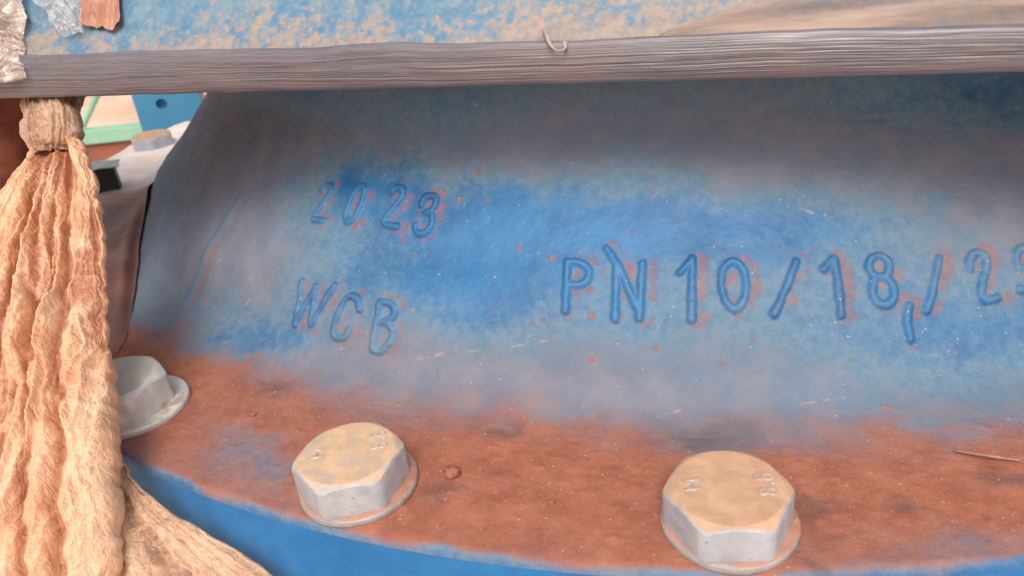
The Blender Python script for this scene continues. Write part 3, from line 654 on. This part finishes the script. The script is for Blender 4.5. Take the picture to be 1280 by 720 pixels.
# film pulled up over the casting at the right: long soft gathers
def mat_gather():
    s = N('smoky wrapping film', .6, .25)
    st = s.noise(60, 4, .6, stretch=(.15, .5, 2.4)); n = s.noise(20, 3)
    c = s.mix(s.ramp(st, .3, .7), srgb(128, 108, 100), srgb(176, 150, 134))
    s.setb(Base_Color=c, Alpha=s.ramp(s.math('ADD', st, s.math('MULTIPLY', n, .4)), .5, .95, .3, .85), Normal=s.bump(st, .4, .001), Coat_Weight=.05, Coat_Roughness=.4)
    return s.m
M_gather = mat_gather()
def gathers():
    loc = line_pt(LL*.9, 2, 22)
    ts = np.arange(LL*.72, LL+120, 1.2); vv = np.linspace(0, 1, 70)
    T, V_ = np.meshgrid(ts, vv, indexing='ij')
    k = (T-LL*.72)/(LL*.28)                    # 0 at the left tip, 1 at the frame's right side
    lowe = bandh(T)+.3; top = lowe+.3+np.clip(k, 0, 4)**.7*22
    u = lowe+(top-lowe)*V_
    dist_up = (u-bandh(T))
    q = V_*7+k*2.2
    h = .6*(ridge(q*.8, k*1.3, 23, 2)-.4)*smooth(0, .25, k)+.35*(ridge(q*3, k*2.4, 24, 2)-.5)
    out = -1.2-(dist_up)*.80*1.0+1.5+h*np.clip(4*V_*(1-V_)+.15, 0, 1)
    P = line_pt(T, out, u)
    o = mesh_obj('film_gather', (P-loc).reshape(-1, 3), gridfaces(len(ts), len(vv)), M_gather, None, loc)
    tag(o, 'smoky film gathered in long folds over the casting at top right', 'plastic film')
gathers()

# loose curl of cut film on the band
cv, cf = tube(pathpx([(680, 38, 280), (684, 44, 274), (687, 54, 272), (696, 63, 270), (706, 61, 271), (706, 53, 273)], 26), [.6+.3*math.sin(i*.3) for i in range(26)], 8, .5, 3)
loc = at_depth(690, 45, 275)
tag(mesh_obj('film_curl', np.array(cv)-loc, cf, plain('pale film', (176, 160, 152), None, 200, .35), None, loc), 'little pale curl of film sticking out above the stretched band', 'plastic film')

# ------------------------------------------------------------------ hanging tan bag
def bagmesh(cl, name, mat, parent, off, nu, nv, pleats, amp, seed, thick=.5, groove=(), right_edge=0, vscale=1.0):
    C_ = np.array(cl, float)
    t = np.linspace(0, len(C_)-1, nv); f = lambda k: np.interp(t, np.arange(len(C_)), C_[:, k])
    ker = np.hanning(2*(nv//len(C_)//2)+1); ker /= ker.sum(); pad = len(ker)//2
    sm = lambda a: np.convolve(np.pad(a, pad, mode='reflect', reflect_type='odd'), ker, 'valid')
    px, py, d, hw = [sm(f(k)) for k in range(4)]
    cen = np.array([at_depth(a, b, c) for a, b, c in zip(px, py, d)])
    hwm = hw*d/FPX
    tan = np.gradient(cen, axis=0); tan /= np.linalg.norm(tan, axis=1)[:, None]
    side = np.cross(tan, CF[None]); side /= np.linalg.norm(side, axis=1)[:, None]
    side *= np.sign(side@CR)[:, None]
    front = np.cross(side, tan); front *= np.sign(-(front@CF))[:, None]
    if name == 'trailing_end':                # flat sheet: rows square to the line of sight
        side = np.repeat(CR[None], nv, 0); front = np.repeat(-CF[None], nv, 0)
    u = np.linspace(0, 2*math.pi, nu, endpoint=False)      # 0 = right side, pi/2 = towards viewer
    arc = np.concatenate([[0], np.cumsum(np.linalg.norm(np.diff(cen, axis=0), axis=1))])*vscale
    Ug, A = np.meshgrid(u, arc, indexing='ij'); HW = hwm[None]*np.ones_like(Ug)
    xn = np.cos(Ug)                                           # -1..1 across the front
    wv = .16*(vnoise(A/26, xn*3, seed)-.5)+.035*(vnoise(A/9, xn*6, seed+1)-.5)
    ph = (xn+wv)*pleats+1.7*vnoise(xn*2+4, 0*A, seed+2)+1.9*(vnoise(A/48, xn*1.7, seed+3))
    big = ridge(ph, A/75, seed+4, 1)
    mid = ridge(ph*2.3+3, A/26, seed+5, 2)
    cr = ridge(HW*xn/3.4+1.5*wv*8, A/5.2, seed+6, 3)         # crinkle in mm
    fine = fbm(HW*xn/1.4, A/1.9, seed+7, 3)
    ampv = amp*(.25+.75*smooth(0, arc[-1]*.35, A))
    top_ = 1-smooth(0, arc[-1]*.22, A)
    disp = ampv*((big-.5)*.8+(mid-.5)*.62)+1.5*(cr**2-.4)+1.2*(fine-.5)
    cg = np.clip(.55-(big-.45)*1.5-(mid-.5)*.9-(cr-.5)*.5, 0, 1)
    for pts, wd, dp in groove:
        gx = np.interp(A, [q[0]*arc[-1] for q in pts], [q[1] for q in pts])+.05*(vnoise(A/7, 0*A, seed+9)-.5)
        e = np.exp(-((xn-gx)*HW/wd)**2)*(np.sin(Ug) > 0)
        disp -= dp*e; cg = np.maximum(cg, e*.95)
    edge = 1.0+ (1.1*(vnoise(A/6.5, np.sign(xn)*3, seed+8)-.5)+1.2*(vnoise(A/2.6, np.sign(xn)*3+9, seed+12)-.5))/np.maximum(HW, 8)*np.abs(xn)**4*1.6
    X = HW*xn*edge; Y = HW*thick*np.sin(Ug)
    P = cen[None]+side[None]*X[..., None]+front[None]*(Y+disp*np.sign(np.sin(Ug)+1e-6)*np.abs(np.sin(Ug))**.5)[..., None]
    V = P.reshape(-1, 3)-off
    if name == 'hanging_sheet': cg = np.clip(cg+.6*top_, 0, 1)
    return mesh_obj(name, V, gridfaces(nu, nv, True), mat, parent, attrs={'crease': cg})

off = at_depth(66, 200, 338)
bag = empty('plastic_bag', off, 'tan crinkled plastic sheet knotted under the band and hanging at the left', 'plastic sheet')
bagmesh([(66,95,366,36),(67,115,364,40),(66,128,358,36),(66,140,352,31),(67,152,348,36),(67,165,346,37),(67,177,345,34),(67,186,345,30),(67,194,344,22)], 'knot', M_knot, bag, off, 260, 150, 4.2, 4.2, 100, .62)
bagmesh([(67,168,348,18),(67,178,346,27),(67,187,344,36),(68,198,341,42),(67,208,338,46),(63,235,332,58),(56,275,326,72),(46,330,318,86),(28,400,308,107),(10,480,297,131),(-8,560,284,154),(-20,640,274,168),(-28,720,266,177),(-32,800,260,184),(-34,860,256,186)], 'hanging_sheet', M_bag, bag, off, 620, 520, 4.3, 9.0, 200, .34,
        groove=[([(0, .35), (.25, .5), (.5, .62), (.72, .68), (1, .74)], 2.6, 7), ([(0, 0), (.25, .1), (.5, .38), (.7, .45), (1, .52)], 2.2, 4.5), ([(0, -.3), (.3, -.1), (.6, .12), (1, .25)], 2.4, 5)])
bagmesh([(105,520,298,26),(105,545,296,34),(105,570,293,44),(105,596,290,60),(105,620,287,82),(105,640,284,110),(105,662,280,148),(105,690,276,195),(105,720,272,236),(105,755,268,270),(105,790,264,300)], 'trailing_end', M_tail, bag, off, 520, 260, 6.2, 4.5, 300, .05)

# rust red strip behind the bag
p = pathpx([(8, 90, 420), (6, 200, 430), (-6, 300, 440), (-20, 420, 450)], 20)
v_, f_ = tube(p, [16]*20, 14, .5, 5)
loc = p[0]
tag(mesh_obj('cloth_strip', np.array(v_)-loc, f_, plain('rust red cloth', (150, 84, 62), (110, 56, 42), 60, .85, .6, .003), None, loc), 'rust red hanging strip just behind the left side of the knot', 'cloth')

# ------------------------------------------------------------------ clear film at the top left
def sheet(name, quad, nu, nv, amp, seed, mat, label, fr=10.0):
    """crumpled sheet between four corners given as (px, py, distance)"""
    c = [at_depth(*q) for q in quad]; off_ = sum(c)/4
    U, V_ = np.meshgrid(np.linspace(0, 1, nu), np.linspace(0, 1, nv), indexing='ij')
    P = (c[0][None, None]*((1-U)*(1-V_))[..., None]+c[1]*(U*(1-V_))[..., None]+c[2]*(U*V_)[..., None]+c[3]*((1-U)*V_)[..., None])
    w1 = np.linalg.norm(c[1]-c[0]); w2 = np.linalg.norm(c[3]-c[0])
    x, y = U*w1/fr, V_*w2/fr
    h = amp*(ridge(x+1.3*vnoise(x, y, seed+9), y*1.1, seed, 3)-.5)*2
    ex = amp*.9*(vnoise(x*1.5, y*1.5, seed+5)-.5); ey = amp*.9*(vnoise(x*1.5, y*1.5, seed+6)-.5)
    P = P-CF*h[..., None]+CR*ex[..., None]+CU*ey[..., None]
    o = mesh_obj(name, (P-off_).reshape(-1, 3), gridfaces(nu, nv), mat, None, off_)
    so_ = o.modifiers.new('thickness', 'SOLIDIFY'); so_.thickness = .00015
    tag(o, label, 'plastic film')
    return o
M_white = mat_clear('milky film', (214, 190, 176), .62, .2)
sheet('clear_film', [(-40, -30, 344), (34, -30, 344), (34, 102, 335), (-40, 112, 335)], 90, 120, 4.0, 401, M_white, 'crumpled shiny film lump at the top left corner over the band end', 9)
sheet('clear_film', [(18, -25, 336), (62, -25, 336), (104, 42, 329), (80, 44, 330)], 50, 90, 3.0, 411, M_clear, 'narrow glinting fold of clear film running down beside the brown tape', 8)
sheet('clear_film', [(58, -25, 338), (104, -25, 338), (106, 40, 329), (84, 34, 330)], 50, 90, 2.6, 421, M_clear, 'thin clear film flap touching the left edge of the brown tape', 8)

def tape():
    n1, n2 = 60, 60
    U, V_ = np.meshgrid(np.linspace(0, 1, n1), np.linspace(0, 1, n2), indexing='ij')
    bot = 30+8*U+5*(vnoise(U*7, 0*U, 9)-.5)+3*(vnoise(U*22, 0*U, 10)-.5)-10*np.exp(-((1-U)/.12)**2)
    px_ = 100+50*U+2*(vnoise(V_*6, 0*U, 12)-.5)*U; py_ = -25+(bot+25)*V_
    P = np.array([[at_depth(px_[i, j], py_[i, j], 338-8*V_[i, j]-6*U[i, j]) for j in range(n2)] for i in range(n1)])
    h = 1.6*(ridge(U*3.2+.5*V_, V_*.6, 5, 2)-.5)+.5*(fbm(U*9, V_*9, 6, 2)-.5)
    P = P-CF*h[..., None]; off_ = P.reshape(-1, 3).mean(0)
    o = mesh_obj('brown_tape', (P-off_).reshape(-1, 3), gridfaces(n1, n2), plain('brown packing tape', (182, 132, 106), (160, 104, 80), 60, .4, .4), None, off_)
    o.modifiers.new('thickness', 'SOLIDIFY').thickness = .0003
    tag(o, 'torn piece of brown tape stuck on the blue casting at top left', 'tape')
tape()

# ------------------------------------------------------------------ things in the gap at the left
def box(x0, x1, y0, y1, z0, z1):
    V = [(x, y, z) for x in (x0, x1) for y in (y0, y1) for z in (z0, z1)]
    F = [(0, 1, 3, 2), (4, 6, 7, 5), (0, 4, 5, 1), (2, 3, 7, 6), (0, 2, 6, 4), (1, 5, 7, 3)]
    return V, F
def bevelled(o, w_=2.0):
    b_ = o.modifiers.new('bevel', 'BEVEL'); b_.width = w_*S; b_.segments = 3; b_.limit_method = 'ANGLE'
    return o

# blue post with a hole
def post():
    base = at_depth(216, 150, 960); w2 = 38
    bx, by = base[0], base[1]
    c = at_depth(205, 128, 957)
    root = empty('blue_post', (bx, by, G), 'blue steel upright with a small round hole, behind the flange at left', 'post')
    # plate with a real hole: ring of quads from circle to rectangle
    n = 32; hz = c[2]-G; hx = c[0]-bx; r = 6.5
    def ringpt(k):
        a = 2*math.pi*k/n; return (hx+r*math.cos(a), hz+r*math.sin(a))
    def sq(k):
        a = 2*math.pi*k/n; q = 14/max(abs(math.cos(a)), abs(math.sin(a))); return (hx+q*math.cos(a), hz+q*math.sin(a))
    V = []; F = []
    for y in (0, 9):
        V += [(*[ringpt(k)[0]], y, ringpt(k)[1]) for k in range(n)]
        V += [(sq(k)[0], y, sq(k)[1]) for k in range(n)]
    for k in range(n):
        k2 = (k+1) % n
        F += [(k, n+k, n+k2, k2), (2*n+k, 2*n+k2, 3*n+k2, 3*n+k), (k, k2, 2*n+k2, 2*n+k)]
    F.append(tuple(2*n+k for k in range(n))[::-1])
    o = mesh_obj('hole_plate', V, F, M_post, root, smooth_=False)
    B = []; BF = []
    for (x0, x1, z0, z1) in ((-w2, hx-14, 0, 620), (hx+14, w2, 0, 620), (hx-14, hx+14, 0, hz-14), (hx-14, hx+14, hz+14, 620)):
        v, f = box(x0, x1, 0, 9, z0, z1); f = [tuple(i+len(B) for i in q) for q in f]; B += v; BF += f
    mesh_obj('plate', B, BF, M_post, root, smooth_=False)
    v, f = box(w2-8, w2, 9.2, 60, 0, 620); mesh_obj('side_web', v, f, M_post, root, smooth_=False)
    root.rotation_euler = (0, 0, R_(14))
M_post = plain('blue post paint', (70, 140, 176), (60, 128, 166), 12, .5, .2)
post()

M_mint = plain('mint paint', (150, 194, 166), (134, 180, 152), 10, .5, .15)
M_rust = plain('rusty brown board', (150, 92, 70), (120, 72, 56), 9, .85, .5, .004)
def stand():
    p0 = at_depth(60, 171, 1500); p1 = at_depth(215, 163, 1500)
    d = (p1-p0); L = np.linalg.norm(d[:2]); ang = math.atan2(d[1], d[0]); 
    root = empty('low_stand', (*((p0+p1)/2)[:2], G), 'low stand with mint green top rail and brown side, behind the flange', 'stand', None, (0, 0, ang))
    top = (p0[2]+p1[2])/2-G
    v, f = box(-420, 420, -16, 16, top-14, top+13); bevelled(mesh_obj('rail', v, f, M_mint, root, smooth_=False))
    v, f = box(-415, 415, -8, 10, 0, top-16.5); bevelled(mesh_obj('side_board', v, f, M_rust, root, smooth_=False))
    a = at_depth(104, 156, 1490); b = at_depth(127, 108, 1700)
    inv = Matrix.Rotation(-ang, 3, 'Z'); o3 = Vector((*((p0+p1)/2)[:2], G))
    pa, pb = [np.array(inv @ (Vector(q)-o3)) for q in (a, b)]
    v, f = tube([pa, pb], [6, 6], 12); mesh_obj('brace', v, f, M_mint, root)
stand()

# black square plug and pale film scraps on the back of the flange
def plug():
    p_ = on_flange(-85.5, 462)
    root = empty('black_plug', p_, 'black square plug with pale torn film on top, on the flange at left', 'plug', None, (0, 0, R_(20)))
    v, f = box(-9.5, 9.5, -9.5, 9.5, 0, 24)
    bevelled(mesh_obj('plug_body', v, f, plain('black plastic', (22, 22, 26), (34, 34, 38), 50, .5), root, smooth_=False), 1.5)
    n = 30; U, V_ = np.meshgrid(np.linspace(-1, 1, n), np.linspace(-1, 1, n), indexing='ij')
    rr = np.sqrt(U**2+V_**2)
    Z = 25.5+3.2*(fbm(U*2+4, V_*2, 4, 3)-.4)-5*np.clip(rr-.7, 0, 2)**1.2
    P = np.stack([U*19-5, V_*12, Z], -1).reshape(-1, 3)
    o = mesh_obj('torn_film', P, gridfaces(n, n), plain('pale green film', (196, 204, 192), (150, 170, 158), 60, .35), root)
    o.modifiers.new('thickness', 'SOLIDIFY').thickness = .0008
plug()

def back_sheet():
    # pale plastic over far flange; creased brown end has the bag's shade painted in
    na, nr = 200, 90
    A_, Q_ = np.meshgrid(np.linspace(-112, -46.6, na), np.linspace(0, 1, nr), indexing='ij')
    rin = np.interp(A_, [-112, -74, -68.9, -66.8, -64.5, -59.9, -55.7, -51.7, -48.2, -46.6], [409, 408, 407, 414, 418.5, 424.5, 433, 444, 456, 466])
    zin = np.interp(A_, [-112, -84, -74, -68.9, -66.8, -64.5, -59.9, -55.7, -51.7], [8, 12, 24, 27, 13.5, 8.5, 4.5, 2, 0])
    r = rin+(525-rin)*Q_
    fold = ridge(A_/6+Q_*1.6, Q_*1.2, 501, 3)
    cover = smooth(-52, -64, A_)
    z = 1.2+1.8*fold*smooth(0, .2, Q_)+2.2*fbm(A_/3, Q_*7, 502, 3)+10*smooth(.12, 0, Q_)*smooth(-80, -60, A_)-9*smooth(.86, 1, Q_)**1.0
    z += 5.0*ridge(A_/4.2+Q_*2.5, Q_*.8, 503, 2)*smooth(-86, -74, A_)
    z = .5+(z-.5)*smooth(-46.6, -60, A_)*smooth(0, .1, Q_)+zin*np.exp(-Q_/.11)
    x = CX+r*np.sin(np.radians(A_)); y = CY-r*np.cos(np.radians(A_))
    pale = smooth(-74, -92, A_+6*(fold-.5))
    loc = np.array(on_flange(-88, 465, 0)); P = np.stack([x, y, z], -1)
    s = N('pale to brown sheet with painted shade', .5)
    at_ = s.attr('pale'); n1 = s.noise(25, 5)
    c = s.mix(at_, s.mix(s.ramp(n1, .3, .7), srgb(136, 90, 74), srgb(98, 64, 56)), s.mix(s.ramp(n1, .3, .7), srgb(240, 226, 218), srgb(228, 196, 180)))
    s.setb(Base_Color=c, Normal=s.bump(s.noise(120, 4), .4, .001))
    o = mesh_obj('loose_sheet', (P-loc).reshape(-1, 3), gridfaces(na, nr), s.m, None, loc, attrs={'pale': pale})
    tag(o, 'thin plastic sheet, pale to brown with painted shade, lying on the flange left of the neck', 'plastic sheet')
back_sheet()

# ------------------------------------------------------------------ grit, clods and straw on the flange
M_clod = plain('dry red clod', (170, 104, 80), (140, 82, 62), 300, .9, .6)
def clod(a, r, sz, label, seed, name='dirt_clod', cat='clod', group=None):
    rnd = random.Random(seed); nu, nv = 12, 8; V = []
    for i in range(nu):
        for j in range(nv):
            th_ = 2*math.pi*i/nu; ph = math.pi*j/(nv-1); q = sz*(.75+.5*rnd.random()) if 0 < j < nv-1 else sz*.8
            V.append((q*math.sin(ph)*math.cos(th_)*1.25, q*math.sin(ph)*math.sin(th_), q*math.cos(ph)*.75+sz*.35))
    p_ = on_flange(a, r)
    o = mesh_obj(name, V, gridfaces(nu, nv, True), M_clod, None, p_, smooth_=False)
    return tag(o, label, cat, group)
clod(-20.9, 469.4, 2.7, 'small wedge of red dirt lying just right of the middle bolt', 3)
clod(-16.2, 478, 1.1, 'tiny red dirt crumb on the flange between the two dusty bolts', 4)
clod(-33.2, 462, 1.3, 'tiny red dirt crumb on the flange between the grey bolt and the middle bolt', 6)

def grit():
    V = []; F = []
    rnd = random.Random(9)
    for k in range(900):
        a = rnd.uniform(-60, 14); r = rnd.uniform(441, 498); sz = rnd.uniform(.15, .42)*(1.6 if rnd.random() < .06 else 1)
        x, y, z = on_flange(a, r, rnd.uniform(.0, .3)); b = len(V)
        for dx, dy, dz in ((1, 0, 0), (-1, .2, 0), (.1, 1, 0), (0, -1, .1), (0, 0, 1), (0, 0, -1)):
            V.append((x+dx*sz*rnd.uniform(.7, 1.3)-CX, y+dy*sz-CY+465, z+dz*sz))
        F += [(b+i, b+j, b+k_) for i, j, k_ in ((0, 2, 4), (2, 1, 4), (1, 3, 4), (3, 0, 4), (2, 0, 5), (1, 2, 5), (3, 1, 5), (0, 3, 5))]
    o = mesh_obj('grit', V, F, plain('pale grit', (200, 150, 124), (160, 100, 76), 400, .8), None, (CX, CY-465, 0), smooth_=False)
    o['kind'] = 'stuff'; tag(o, 'fine pale and red grit scattered over the dusty flange', 'grit')
grit()

def straw():
    P = []
    for i in range(16):
        t = i/15; a = 0.55+2.1*t; r = 457+8.5*t+1.2*math.sin(t*3)
        P.append(on_flange(a, r, 1.0+.8*math.sin(t*3.1)))
    v, f = tube(P, [.55*(1-.4*abs(2*i/15-1)) for i in range(16)], 8)
    tag(mesh_obj('straw', np.array(v)-np.array(P[0]), f, plain('dry straw', (190, 150, 128), (150, 104, 86), 200, .7), None, P[0]), 'short dry straw lying in the red dust at the right', 'straw')
straw()
